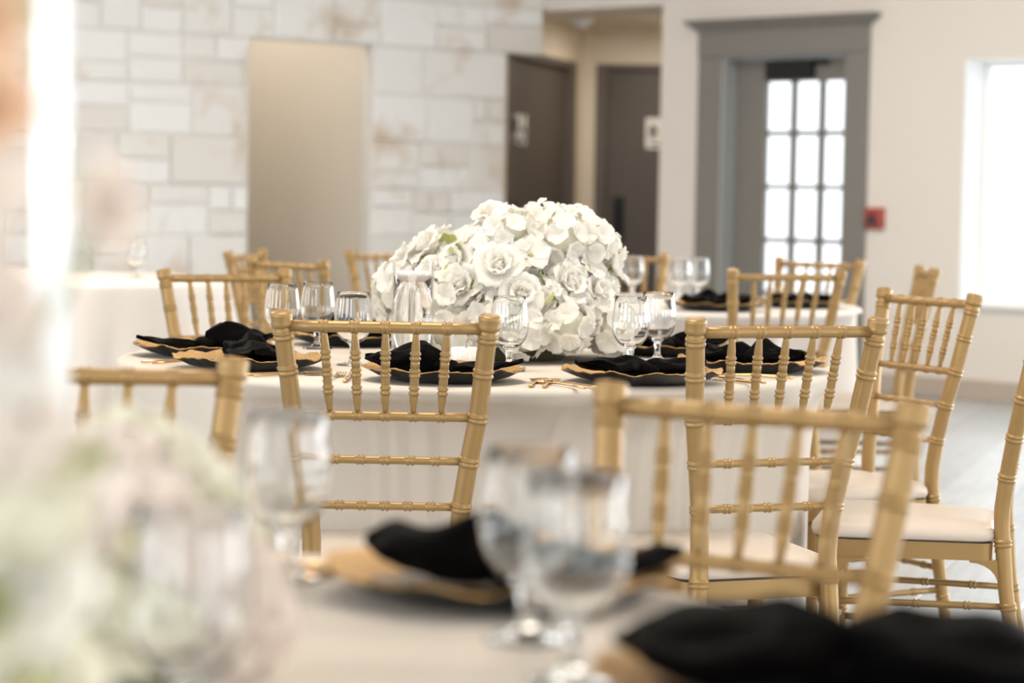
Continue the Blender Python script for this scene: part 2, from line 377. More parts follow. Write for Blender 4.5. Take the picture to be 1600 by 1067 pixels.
# windows on the right wall
for i, (a, b) in enumerate(WINDOWS):
    w_ = empty('window_%d' % (i + 1)); w_.matrix_world = FW; tag(w_, kind='structure')
    w = b - a; h = WZ1 - WZ0; cx = (a + b) / 2; cz = (WZ0 + WZ1) / 2; yy = .19
    f = MB()
    for sx in (-1, 1): f.box((cx + sx * (w / 2 - .02), yy + .02, cz), (.04, .05, h))
    for sz in (-1, 1): f.box((cx, yy + .02, cz + sz * (h / 2 - .02)), (w - .08, .05, .04))
    f.build('window_frame', WHITE, w_, False)
    MB().box((cx, yy + .02, cz), (w - .08, .006, h - .08)).build('pane', PANE, w_, False)
    s_ = MB().box((cx, yy / 2 - .02, WZ0 + .012), (w - .004, yy + .04 - .002, .022)); s_.build('window_sill', WHITE, w_, False)
    jm = MB()
    for sx in (-1, 1): jm.box((cx + sx * (w / 2 - .006), yy / 2 - .003, cz + .012), (.010, yy - .002, h - .026))
    jm.box((cx, yy / 2 - .003, WZ1 - .006), (w - .024, yy - .002, .010)); jm.build('window_jamb', WHITE, w_, False)

# glazed entrance door in the right wall
d1 = empty('door_1'); d1.matrix_world = FW; tag(d1, kind='structure')
cs = MB(); zt = 2.075
for (a, b) in ((1.43, 1.615), (2.612, 2.79)): cs.bbox(((a + b) / 2, -.012, zt / 2), (b - a, .024, zt), .004)
cs.build('door_casing', GREY, d1, False)
MB().bbox((2.11, -.016, zt + .085), (1.36, .032, .17), .005).build('door_header', GREY, d1, False)
cp = MB()
for k, (zz, dd, ww) in enumerate(((.175, .05, 1.38), (.192, .065, 1.42), (.21, .085, 1.47), (.226, .10, 1.51))): cp.bbox((2.11, -dd / 2, zt + zz), (ww, dd, .018), .004)
cp.build('door_cornice', GREY, d1, False)
jb = MB()
for x in (1.626, 2.604): jb.box((x, .08, zt / 2), (.012, .16, zt))
jb.box((2.115, .08, zt - .006), (.966, .16, .012)); jb.build('door_jamb', mat('grey_blue_jamb', (.34, .36, .37), .4, 0, .05, 8), d1, False)
LX0, LX1 = 1.676 - .04, 2.596; ly = .13
cols = [(1.872, 2.088), (2.108, 2.312), (2.332, 2.542)]
rows = [(1.597, 1.920), (1.255, 1.576), (.916, 1.237), (.575, .896), (.236, .556)]
lf = MB()
lops = [(a, b, c, d) for (a, b) in cols for (c, d) in rows]
wall_boxes(lf, LX0, LX1, .01, 2.06, .045, lops, ly); lf.build('door_leaf', GREY, d1, False)
pane_cache = None
for (a, b) in cols:
    for (c, d) in rows:
        MB().box(((a + b) / 2, ly + .022, (c + d) / 2), (b - a, .006, d - c)).build('pane', PANE, d1, False)
        mo = MB(); r = .006
        for x in (a, b): mo.box((x, ly + .006, (c + d) / 2), (.012, .024, d - c + .012))
        for z in (c, d): mo.box(((a + b) / 2, ly + .006, z), (b - a - .012, .024, .012))
        mo.build('pane_bead', GREY, d1, False)
ck = MB().bbox((2.09, ly - .035, 1.985), (.36, .06, .115), .01).bbox((2.30, ly - .02, 2.03), (.16, .03, .03), .004)
ck.build('door_closer', DARKMETAL, d1, False)
hd = MB().sweep([(2.57, ly - .012, .80), (2.57, ly - .05, .80), (2.57, ly - .05, 1.18), (2.57, ly - .012, 1.18)], [.012] * 4, 10).bbox((2.57, ly - .006, .99), (.035, .012, .44), .003)
hd.build('door_handle', DARKMETAL, d1, False)
# fire alarm
fa = empty('fire_alarm', QC + V * 2.865 + Vector((0, 0, 1.06))); fa.matrix_world = FW @ Matrix.Translation((2.865, 0, 1.06))
tag(fa, 'red fire alarm pull box on the wall beside the glazed grey door', 'fire alarm')
MB().bbox((0, -.022, 0), (.13, .044, .13), .012).build('alarm_body', RED, fa, False)
MB().bbox((0, -.050, -.005), (.055, .014, .06), .004).bbox((0, -.048, -.03), (.10, .012, .016), .003).build('pull_lever', SIGNBLACK, fa, False)

# restroom doors
def flat_icon(mb, x, z, s, kind):
    y = -.0035
    mb.lathe([(0, .0), (.11 * s, .0), (.11 * s, .004), (0, .004)], 14, Matrix.Translation((x, y + .002, z + .33 * s)) @ Matrix.Rotation(PI / 2, 4, 'X'))
    if kind == 'man':
        mb.box((x, y, z + .06 * s), (.26 * s, .004, .36 * s)); mb.box((x - .075 * s, y, z - .28 * s), (.105 * s, .004, .36 * s)); mb.box((x + .075 * s, y, z - .28 * s), (.105 * s, .004, .36 * s))
        for q in (-1, 1): mb.box((x + q * .185 * s, y, z + .05 * s), (.07 * s, .004, .36 * s))
    elif kind == 'woman':
        w = [( -.10, .22), (.10, .22), (.24, -.14), (-.24, -.14)]
        vs = [(x + a * s, y - .002, z + b * s) for a, b in w] + [(x + a * s, y + .002, z + b * s) for a, b in w]
        mb.add(vs, [(0, 1, 2, 3), (7, 6, 5, 4), (0, 4, 5, 1), (1, 5, 6, 2), (2, 6, 7, 3), (3, 7, 4, 0)])
        for q in (-1, 1): mb.box((x + q * .07 * s, y, z - .29 * s), (.09 * s, .004, .30 * s)); mb.box((x + q * .2 * s, y, z + .06 * s), (.06 * s, .004, .3 * s))
    else:
        mb.box((x - .02 * s, y, z + .08 * s), (.10 * s, .004, .34 * s)); mb.box((x + .09 * s, y, z - .08 * s), (.22 * s, .004, .08 * s)); mb.box((x + .2 * s, y, z - .22 * s), (.08 * s, .004, .28 * s))
        pr = [(.27 * s, -.002), (.27 * s, .002), (.20 * s, .002), (.20 * s, -.002)]
        mb.lathe(pr, 24, Matrix.Translation((x + .0 * s, y, z - .2 * s)) @ Matrix.Rotation(PI / 2, 4, 'X'), closed=True)
def rest_door(name, F, x0, x1, ztop, fr, sgn, hx):
    d = empty(name); d.matrix_world = F; tag(d, kind='structure')
    f = MB()
    f.bbox((x0 + fr / 2, .035, ztop / 2), (fr, .09, ztop), .004).bbox((x1 - fr / 2, .035, ztop / 2), (fr, .09, ztop), .004).bbox(((x0 + x1) / 2, .035, ztop - fr / 4), (x1 - x0 - 2 * fr, .09, fr / 2), .004)
    f.build('door_frame', TAUPE, d, False)
    MB().bbox(((x0 + x1) / 2, .07, (ztop - fr / 2) / 2), (x1 - x0 - 2 * fr - .001, .04, ztop - fr / 2 - .001), .003).box(((x0 + x1) / 2, .085, ztop - fr / 2), (x1 - x0, .02, .06)).build('door_leaf', mat('taupe_leaf_' + name, (.105, .085, .072), .5, 0, .05, 8), d, False)
    sx, sz, sw, sh, k1, k2 = sgn
    s = obj('sign', MB().bbox((0, -.003, 0), (sw, .006, sh), .002).mesh('sign', SIGNWHITE, False), d, Matrix.Translation((sx, .047, sz)))
    ic = MB(); flat_icon(ic, -.21 * sw, .06 * sh, sw * .66, k1); flat_icon(ic, .24 * sw, .06 * sh, sw * .62, k2); ic.box((0, -.0045, -.36 * sh), (.6 * sw, .003, .07 * sh))
    obj('pictogram', ic.mesh('pictogram', SIGNBLACK, False), s, Matrix.Translation((0, -.004, 0)))
    h = MB().bbox((hx, .042, 1.0), (.09, .016, .34), .003).sweep([(hx, .035, .88), (hx, -.005, .88), (hx, -.005, 1.12), (hx, .035, 1.12)], [.011] * 4, 10)
    h.build('door_handle', DARKMETAL, d, False); return d
rest_door('door_2', FH, .06, 1.80, 2.175, .11, (.47, 1.63, .40, .215, 'man', 'chair'), .25)
rest_door('door_3', FB, .105, 1.10, 2.175, .085, (.585, 1.655, .20, .235, 'woman', 'chair'), .29)
# smoke detector on the restroom hall ceiling
sd = empty('smoke_detector', (.46, 17.45, 2.44)); tag(sd, 'round white detector on the ceiling before the restroom doors', 'smoke detector')
MB().lathe([(0, 0), (.085, 0), (.085, -.02), (.07, -.035), (0, -.035)], 24).build('detector_base', WHITE, sd); MB().lathe([(0, -.036), (.04, -.036), (.032, -.065), (0, -.07)], 20).build('sensor_dome', WHITE, sd)

# ---------------------------------------------------------------- chiavari chair
def interp(x, xs, ys):
    if x <= xs[0]: return ys[0]
    for i in range(len(xs) - 1):
        if x <= xs[i + 1]: return ys[i] + (ys[i + 1] - ys[i]) * (x - xs[i]) / (xs[i + 1] - xs[i])
    return ys[-1]
PZ = [0, .30, .46, .546, .636, .722, .895, .93]
PX = [.158, .146, .140, .146, .160, .176, .195, .198]
PL = [.060, .014, 0, .010, .024, .040, .075, .082]       # how far the post lies behind the seat's rear edge
def post_xy(z): return interp(z, PZ, PX), -interp(z, PZ, PL)
RING = [(-.0112, 0), (-.0075, 0), (-.0068, .0022), (-.0030, .0026), (-.0012, .0002), (.0012, .0002), (.0030, .0026), (.0068, .0022), (.0075, 0), (.0112, 0)]
def ringed(base, z0, z1, rings, n=10, amp=1.0):
    """list of (z, radius): base(z) with double beads at rings"""
    L = [(z0 + (z1 - z0) * i / n) for i in range(n + 1)]
    L = [z for z in L if all(abs(z - r) > .0125 for r in rings)]
    out = [(z, base(z)) for z in L]
    for r in rings: out += [(r + d, base(r) + a * amp) for d, a in RING]
    return sorted(out)
def make_chair():
    root = empty('chiavari_chair')
    def post(side):
        prof = ringed(lambda z: interp(z, [0, .2, .5, .92], [.0135, .0165, .0185, .0175]), 0, .885, [.145, .26, .40, .546, .636, .722, .808, .875], 26, 1.0)
        prof += [(.889, .0165), (.891, .0165), (.8925, .0205), (.896, .0215), (.9, .0212), (.9035, .0205), (.912, .0212), (.9165, .0208), (.9195, .0185), (.920, .010)]
        pts = []; rad = []
        for z, r in prof:
            x, y = post_xy(z); pts.append((side * x, y, z)); rad.append(r)
        return MB().sweep(pts, rad, 14, up=Vector((0, 1, 0)))
    for s in (-1, 1): post(s).build('rear_post', GOLD, root)
    def rail(z, r, rings, name):
        x, y = post_xy(z); pr = ringed(lambda q: r, -x + .010, x - .010, [k * x for k in rings], 2, .9)
        MB().sweep([(q, y, z) for q, _ in pr], [a for _, a in pr], 12).build(name, GOLD, root)
    five = [-.60, -.30, 0, .30, .60]
    rail(.893, .0112, five, 'crest_rail'); rail(.722, .0088, five, 'back_rail'); rail(.636, .0078, five, 'back_rail'); rail(.546, .0078, five, 'back_rail')
    (xt, yt), (xb, yb) = post_xy(.886), post_xy(.728)
    for k in five:
        pr = ringed(lambda q: interp(q, [0, .06, .26, .32, .72, .80, .95, 1], [.0055, .0062, .0092, .0086, .0086, .0088, .0056, .0052]), 0, 1, [], 16)
        prof = []
        rg = [.30, .51, .72]; Lh = .158
        for q, r in pr:
            if all(abs(q - g) > .05 for g in rg): prof.append((q, r))
        for g in rg: prof += [(g + d / Lh, .0082 + a * .95) for d, a in RING]
        prof.sort()
        MB().sweep([(k * (xt + (xb - xt) * q), yt + (yb - yt) * q, .886 - Lh * q) for q, _ in prof], [r for _, r in prof], 10, up=Vector((0, 1, 0))).build('spindle', GOLD, root)
    # seat frame: rounded trapezoid ring
    def outline(wr, wf, y0, y1, rad, n=5):
        cs_ = [(wr, y0), (wf, y1), (-wf, y1), (-wr, y0)]; out = []
        for i, (cx, cy) in enumerate(cs_):
            P = Vector((cx, cy)); A = (Vector(cs_[i - 1]) - P).normalized(); B = (Vector(cs_[(i + 1) % 4]) - P).normalized()
            rr = rad if i in (1, 2) else rad * .5
            for k in range(n + 1):
                t = k / n; a = P + A * rr * (1 - t) ** 2 + B * rr * t ** 2; out.append((a.x, a.y))
        return out
    def ring_solid(o1, z0, z1, inset):
        n = len(o1); c = Vector((0, .2)); inn = [tuple(Vector(p) + (c - Vector(p)).normalized() * inset) for p in o1]
        vs = [(x, y, z0) for x, y in o1] + [(x, y, z1) for x, y in o1] + [(x, y, z1) for x, y in inn] + [(x, y, z0) for x, y in inn]
        fs = []
        for r in range(4):
            for k in range(n): fs.append((r * n + k, r * n + (k + 1) % n, ((r + 1) % 4) * n + (k + 1) % n, ((r + 1) % 4) * n + k))
        return vs, fs
    vs, fs = ring_solid(outline(.160, .198, .016, .405, .05), .362, .400, .03)
    sf = MB().add(vs, fs)
    obj('seat_frame', autosmooth(sf.mesh('seat_frame', GOLD), 35), root)
    # cushion
    cu = MB(); levels = [(.403, -.004), (.406, .006), (.416, .010), (.428, .007), (.438, -.006), (.444, -.025), (.448, -.06), (.450, -.12)]
    o0 = outline(.160, .200, .018, .410, .08, 6); n = len(o0); c = Vector((0, .21)); vs = []; fs = []
    for z, g in levels:
        for p in o0:
            P = Vector(p); d = (P - c); q = P + d.normalized() * g; vs.append((q.x, q.y, z))
    for i in range(len(levels) - 1):
        for k in range(n): fs.append((i * n + k, i * n + (k + 1) % n, (i + 1) * n + (k + 1) % n, (i + 1) * n + k))
    fs.append(tuple(range((len(levels) - 1) * n, len(levels) * n))); fs.append(tuple(range(n))[::-1])
    cush = cu.add(vs, fs).build('cushion', CUSHION, root)
    vs, fs = ring_solid(outline(.159, .199, .017, .408, .08, 6), .3995, .4040, .012)
    MB().add(vs, fs).build('cushion_piping', PIPING, cush)
    for s in (-1, 1):
        pr = ringed(lambda z: interp(z, [0, .15, .36], [.0135, .0165, .0175]), 0, .362, [.06, .18, .27, .345], 10)
        MB().sweep([(s * (.176 + (.362 - z) * .02), .372 + (.362 - z) * .03, z) for z, _ in pr], [r for _, r in pr], 14, up=Vector((0, 1, 0))).build('front_leg', GOLD, root)
    def stretcher(a, b, r=.0078):
        a, b = Vector(a), Vector(b); L = (b - a).length; pr = ringed(lambda q: r, 0, L, [L * .2, L * .5, L * .8], 2, .9)
        MB().sweep([a + (b - a) * (q / L) for q, _ in pr], [k for _, k in pr], 10).build('stretcher', GOLD, root)
    fx = lambda z: (.176 + (.362 - z) * .02, .372 + (.362 - z) * .03)
    for z in (.275, .18):
        x, y = fx(z); px, py = post_xy(z)
        stretcher((-x + .01, y, z), (x - .01, y, z))
        for s in (-1, 1): stretcher((s * px, py + .012, z - .015), (s * x, y - .012, z - .015))
    px, py = post_xy(.22); stretcher((-px + .01, py, .22), (px - .01, py, .22))
    def bracket(P, D):
        """curved knee bracket under the apron, starting at leg P and running along D"""
        D = Vector((D[0], D[1], 0)).normalized(); N = Vector((-D.y, D.x, 0)); vs = []; fs = []; k = 6; h = .06; l = .07
        pr = [(0, 0)] + [(l, 0)] + [(l - (l - .006) * math.sin(t * PI / 2 / k), -h + (h - .006) * math.cos(t * PI / 2 / k)) for t in range(k + 1)]
        n = len(pr)
        for sg in (-1, 1):
            for a, b in pr: v = Vector(P) + D * a + N * sg * .007 + Vector((0, 0, b)); vs.append(v)
        fs = [tuple(range(n)), tuple(range(n, 2 * n))[::-1]] + [(i, n + i, n + (i + 1) % n, (i + 1) % n) for i in range(n)]
        return vs, fs
    for s in (-1, 1):
        for P, D in (((s * .146, -.004, .363), (s * .05, .36)), ((s * .182, .362, .363), (-s * .05, -.36)), ((s * .168, .385, .363), (-s, 0))):
            vs, fs = bracket(P, D); MB().add(vs, fs).build('corner_bracket', GOLD, root, False)
    return root

CHAIRS = [  # x, y, yaw(deg), label, group
 (-.238, 4.627, -.8, 'gold chiavari chair in sharp focus, back turned, before the white flower mound', 'c'),
 (.501, 4.706, 21.4, 'gold chiavari chair, back turned, right of the forks on the flower table', 'c'),
 (1.117, 5.436, 77, 'gold chiavari chair seen side-on with its ivory cushion at the right picture edge', 'c'),
 (1.008, 6.234, 116.2, 'gold chiavari chair angled beyond the side-on chair, clear against the beige wall', 'c'),
 (-.796, 6.982, 213.8, 'gold chiavari chair facing us behind the left napkins of the flower table', 'c'),
 (.243, 2.739, 147.3, 'large blurred gold chiavari chair facing us across the nearest table', 'n'),
 (-.566, 3.139, 181.7, 'blurred gold chiavari chair half hidden by the nearest flowers', 'n'),
 (.890, 8.139, 17.7, 'gold chiavari chair, back turned, at the far table before the glazed door', 'b'),
 (1.19, 9.75, 139, 'gold chiavari chair beyond the far table, its frame overlapping the glazed door panes', 'b'),
 (1.42, 8.75, 88, 'gold chiavari chair seen edge-on between the glazed door and window', 'b'),
 (.44, 10.10, 180, 'gold chiavari chair behind the far goblets, half hidden by the flower mound', 'b'),
 (-.97, 9.41, -103, 'pale gold chiavari chair turned sideways before the passage opening', 'b'),
 (-.73, 8.42, -45, 'darker gold chiavari chair, back angled, just right of the sideways one before the passage', 'b'),
 (-.47, 9.87, 226, 'gold chiavari chair at the far table, peeking out left of the flower mound', 'b')]
GRP = {'c': 'gold chairs around the flower table', 'n': 'gold chairs at the nearest table', 'b': 'gold chairs by the far tables'}
proto = make_chair()
for i, (x, y, a, lab, g) in enumerate(CHAIRS):
    o = proto if i == 0 else copy_tree(proto)
    o.location = (x, y, 0); o.rotation_euler = (0, 0, math.radians(a)); tag(o, lab, 'chair', GRP[g])

# ---------------------------------------------------------------- tablecloths
def tablecloth(cx, cy, R, seed, label, mt, z=.76):
    rr = random.Random(seed); ph = [rr.uniform(0, 6.28) for _ in range(8)]
    dents = []
    for (x, y, a, _, _) in CHAIRS:
        fx, fy = -math.sin(math.radians(a)), math.cos(math.radians(a))
        ex, ey = x + fx * .44 - cx, y + fy * .44 - cy; mx_, my_ = x - cx, y - cy
        r = math.hypot(ex, ey)
        if r < R + .12 and math.hypot(mx_, my_) < R + .8: dents.append((x - cx, y - cy, fx, fy))
    NT, NZ = 288, 26
    vs = [(0, 0, z)]; fs = []
    rings = [(R * .35, z, 0), (R * .7, z, 0), (R - .03, z, 0), (R - .008, z - .001, 0), (R - .001, z - .006, 0)]
    for k in range(NZ + 1):
        t = k / NZ; rings.append((R, z - .016 - (z - .016 - .006) * t, t + 1e-4))
    for (r, zz, t) in rings:
        for k in range(NT):
            th = 2 * PI * k / NT; q = r
            if t > 0:
                fo = .55 * math.sin(21 * th + 1.6 * math.sin(2 * th + ph[0]) + ph[1]) + .35 * math.sin(13 * th + 2 * math.sin(3 * th + ph[2]) + ph[3]) + .22 * math.sin(34 * th + 1.5 * math.sin(4 * th + ph[5]) + ph[4])
                q = R + .002 + .045 * t + .045 * min(1, t * 1.25) ** .9 * fo
                if zz < .73:
                    px, py = math.cos(th), math.sin(th)
                    for (dx, dy, fx, fy) in dents:
                        # keep the cloth in front of the chair's seat and legs: limit radius along this ray
                        k_ = min(1, (.73 - zz) / .21)
                        for rad_t in [R + .12 - i_ * .012 for i_ in range(36)]:
                            X, Y = px * rad_t - dx, py * rad_t - dy
                            along = X * fx + Y * fy; across = abs(X * -fy + Y * fx)
                            edge = max(0, min(1, (.34 - across) / .12))
                            if along < .452 and along > -.2 and edge > 0:
                                q = min(q, q + (rad_t - .02 - q) * k_ * edge * edge * (3 - 2 * edge) if rad_t - .02 < q else q)
                        
            vs.append((q * math.cos(th), q * math.sin(th), zz))
    for k in range(NT): fs.append((0, 1 + k, 1 + (k + 1) % NT))
    for i in range(len(rings) - 1):
        for k in range(NT): fs.append((1 + i * NT + k, 1 + (i + 1) * NT + k, 1 + (i + 1) * NT + (k + 1) % NT, 1 + i * NT + (k + 1) % NT))
    o = MB().add(vs, fs).build('tablecloth', mt); o.location = (cx, cy, 0)
    return tag(o, label, 'tablecloth', 'white cloths over the round tables')
T1 = (-.08, 5.655, .835); T0 = (-.42, 1.75, .83); TB = (.47, 9.05, .83); TD = (-2.0, 10.6, .83)
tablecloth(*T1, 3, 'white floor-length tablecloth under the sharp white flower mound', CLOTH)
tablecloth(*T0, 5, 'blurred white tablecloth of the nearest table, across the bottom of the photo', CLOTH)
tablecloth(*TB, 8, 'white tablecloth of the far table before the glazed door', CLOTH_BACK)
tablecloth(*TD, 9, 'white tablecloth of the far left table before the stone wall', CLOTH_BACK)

# ---------------------------------------------------------------- place settings
TZ = .7605
def charger_meshes(seed):
    r = random.Random(seed); p = [r.uniform(0, 6.28) for _ in range(6)]; NT = 96
    wave = lambda th: .0028 * math.sin(9 * th + p[0]) + .0018 * math.sin(14 * th + p[1]) + .001 * math.sin(31 * th + p[2])
    rw = lambda th: 1 + .012 * math.sin(9 * th + p[3]) + .008 * math.sin(23 * th + p[4])
    def shell(rings, mt, name, jit=0):
        vs = []; fs = []
        for (rad, z, w) in rings:
            for k in range(NT):
                th = 2 * PI * k / NT; q = rad * (rw(th) if rad > .12 else 1)
                vs.append((q * math.cos(th), q * math.sin(th), 1.3 * z + w * wave(th) + r.uniform(-jit, jit)))
        n = len(rings)
        for i in range(n - 1):
            for k in range(NT): fs.append((i * NT + k, i * NT + (k + 1) % NT, (i + 1) * NT + (k + 1) % NT, (i + 1) * NT + k))
        if rings[0][0] < .1: fs.append(tuple(range(NT))[::-1])
        if rings[-1][0] < .1: fs.append(tuple(range((n - 1) * NT, n * NT)))
        return MB().add(vs, fs).mesh(name, mt)
    base = shell([(.085, 0, 0), (.10, .001, 0), (.135, .0085, .3), (.163, .0195, 1), (.1655, .0205, 1), (.163, .0205, 1), (.135, .0125, .3), (.10, .0065, 0), (.07, .006, 0)], BLACK, 'charger')
    rim = shell([(.105, .0072, 0), (.12, .0100, .1), (.135, .0140, .3), (.150, .0180, .6), (.1645, .0222, 1), (.1685, .0225, 1), (.1685, .0212, 1), (.1655, .0207, 1)], GOLDRIM, 'gold_rim', .0009)
    return base, rim
CH = [charger_meshes(s) for s in (11, 12, 13)]
def napkin_meshes(seed, hl, hr, wl, wr, L):
    r = random.Random(seed); p = [r.uniform(0, 6.28) for _ in range(8)]
    def half(sign, h, w):
        N, Mx = 26, 30
        def fn(u, v):
            th = 2 * PI * v; s = u
            ww = interp(s, [0, .08, .3, .6, .85, 1], [.22, .35, .85, 1.0, .75, .10]) * w
            hh = interp(s, [0, .08, .25, .5, .8, 1], [.75, .85, 1.0, .72, .42, .07]) * h
            f = 1 + (.10 * math.sin(5 * th + p[0] + 2.5 * s) + .08 * math.sin(9 * th + p[1] - 3 * s)) * min(1, s * 3)
            f *= 1 + .10 * math.sin(7 * s + p[2] + th)
            y = ww * math.cos(th) * f + .015 * math.sin(3 * s + p[3]) * s
            sz = math.sin(th); z = hh * (sz if sz > -.2 else -.2) * f
            z += .015 + .028 * s * s + .2 * hh
            z += .006 * math.sin(11 * s + 3 * math.cos(th) + p[4]) * s
            return (sign * s * L, y, max(z, .0145 + .027 * s * s))
        return fn, N, Mx
    mb = MB()
    for sg, h, w in ((-1, hl, wl), (1, hr, wr)):
        fn, N, Mx = half(sg, h, w); mb.grid(fn, N, Mx)
    kn = MB()
    def kf(u, v):
        th = 2 * PI * v; a = (u - .5) * 2; b = math.sqrt(max(0, 1 - a * a)); f = 1 + .12 * math.sin(3 * th + 5 * u + p[5])
        return (a * .028 + .004 * math.sin(2 * th), .036 * math.cos(th) * (.55 + .45 * b) * f, .026 + .018 * math.sin(th) * (.5 + .5 * b) * f)
    kn.grid(kf, 10, 24)
    return mb.mesh('napkin', NAPKIN), kn.mesh('knot', NAPKIN)
NP = [napkin_meshes(21, .050, .018, .060, .050, .165), napkin_meshes(22, .034, .028, .060, .060, .16), napkin_meshes(23, .046, .036, .060, .070, .165), napkin_meshes(24, .052, .056, .095, .085, .175), napkin_meshes(25, .052, .026, .055, .055, .155)]
def cut_fork():
    m_ = MB()
    m_.sweep([(0, -.10, .003), (0, -.06, .0045), (0, .0, .006), (0, .035, .0045), (0, .055, .004)], [.0042, .0048, .0032, .0028, .006], 8, flat=.5)
    m_.sweep([(0, .05, .004), (0, .058, .0035), (0, .066, .003)], [.008, .0115, .0115], 10, flat=.16)
    for k in (-1.5, -.5, .5, 1.5): m_.sweep([(k * .0062, .062, .003), (k * .0062, .085, .004), (k * .0058, .106, .0075)], [.0021, .0021, .0011], 6)
    return m_.mesh('fork', CUTLERY)
def cut_knife():
    m_ = MB(); m_.sweep([(0, -.105, .004), (0, -.10, .004), (0, -.03, .004), (0, 0, .004)], [.003, .0055, .005, .0036], 8, flat=.6)
    m_.sweep([(0, -.002, .004), (.001, .01, .004), (.002, .08, .004), (0, .115, .004)], [.004, .009, .0095, .001], 10, flat=.12); return m_.mesh('knife', CUTLERY)
def cut_spoon():
    m_ = MB(); m_.sweep([(0, -.095, .0035), (0, -.09, .0035), (0, -.03, .005), (0, .035, .0045)], [.003, .0055, .0035, .003], 8, flat=.5)
    def fn(u, v):
        a = PI * u; th = 2 * PI * v; r = math.sin(a); y = .062 - .032 * math.cos(a)
        z = .0065 + (.0035 if math.sin(th) > 0 else .0048) * -abs(math.sin(th)) * r * (1 if math.sin(th) < 0 else .6)
        return (.019 * r * math.cos(th), y, z)
    m_.grid(fn, 10, 16); return m_.mesh('spoon', CUTLERY)
FORK, KNIFE, SPOON = cut_fork(), cut_knife(), cut_spoon()
def setting(x, y, tc, ci, ni, where, nrot=0, flip=False, cutlery='fk', nscale=1.0, ncentre=(0, 0)):
    d = Vector((tc[0] - x, tc[1] - y)).normalized(); a = math.atan2(-d.x, d.y)
    ch = obj('charger', CH[ci][0]); ch.location = (x, y, TZ); ch.rotation_euler = (0, 0, a + rnd.uniform(-.6, .6))
    obj('gold_rim', CH[ci][1], ch); tag(ch, 'gold-rimmed charger plate ' + where, 'charger plate', 'gold rimmed chargers on the tables')
    nk = obj('napkin', NP[ni][0]); na = a + nrot; nk.location = (x + ncentre[0], y + ncentre[1], TZ); nk.rotation_euler = (0, 0, na)
    nk.scale = ((-1 if flip else 1) * nscale, nscale, nscale)
    obj('knot', NP[ni][1], nk); tag(nk, 'knotted black napkin ' + where, 'napkin', 'black napkins on the chargers')
    def put(me, lx, ly, dr, lab, cat):
        o = obj(me.name, me); px = x + lx * math.cos(a) - ly * math.sin(a); py = y + lx * math.sin(a) + ly * math.cos(a)
        o.location = (px, py, TZ + .0003); o.rotation_euler = (0, 0, a + dr); tag(o, lab, cat, 'gold cutlery on the tables')
    if 'f' in cutlery:
        put(FORK, -.193, -.03, .06, 'inner gold fork of the place ' + where, 'fork')
        put(FORK, -.226, -.035, -.02, 'outer gold fork of the place ' + where, 'fork')
    if 'k' in cutlery:
        put(KNIFE, .190, -.03, .02, 'gold knife of the place ' + where, 'knife')
        put(SPOON, .222, -.04, -.03, 'gold spoon of the place ' + where, 'spoon')
setting(-.14, 5.00, T1, 0, 0, 'behind the centre front chair')
setting(.275, 5.05, T1, 1, 1, 'right of the fork pair, nearest the lower right goblets')
setting(.545, 5.46, T1, 2, 2, 'behind the spindles of the right front chair', nrot=.9)
setting(.40, 5.99, T1, 0, 1, 'at the back right behind the two right goblets', nrot=1.6, cutlery='')
setting(-.57, 5.25, T1, 1, 2, 'at the front left edge of the flower table', nrot=-.5)
setting(-.715, 5.64, T1, 2, 0, 'at the far left edge of the flower table', nrot=-1.2, cutlery='f')
setting(-.40, 6.16, T1, 1, 2, 'at the back left behind three goblets', nrot=2.6, cutlery='')
setting(-.008, 2.30, T0, 0, 4, 'on the nearest table behind the big goblets', nrot=.5, flip=True, cutlery='k', ncentre=(.02, 0))
setting(.235, 1.80, T0, 1, 3, 'at the bottom right of the nearest table', nrot=1.45, cutlery='', ncentre=(.02, .02))
setting(.72, 8.50, TB, 0, 2, 'on the far table, left one before the glazed door', nrot=.2, cutlery='')
setting(1.06, 8.88, TB, 1, 1, 'on the far table, right one before the glazed door', nrot=.9, cutlery='')

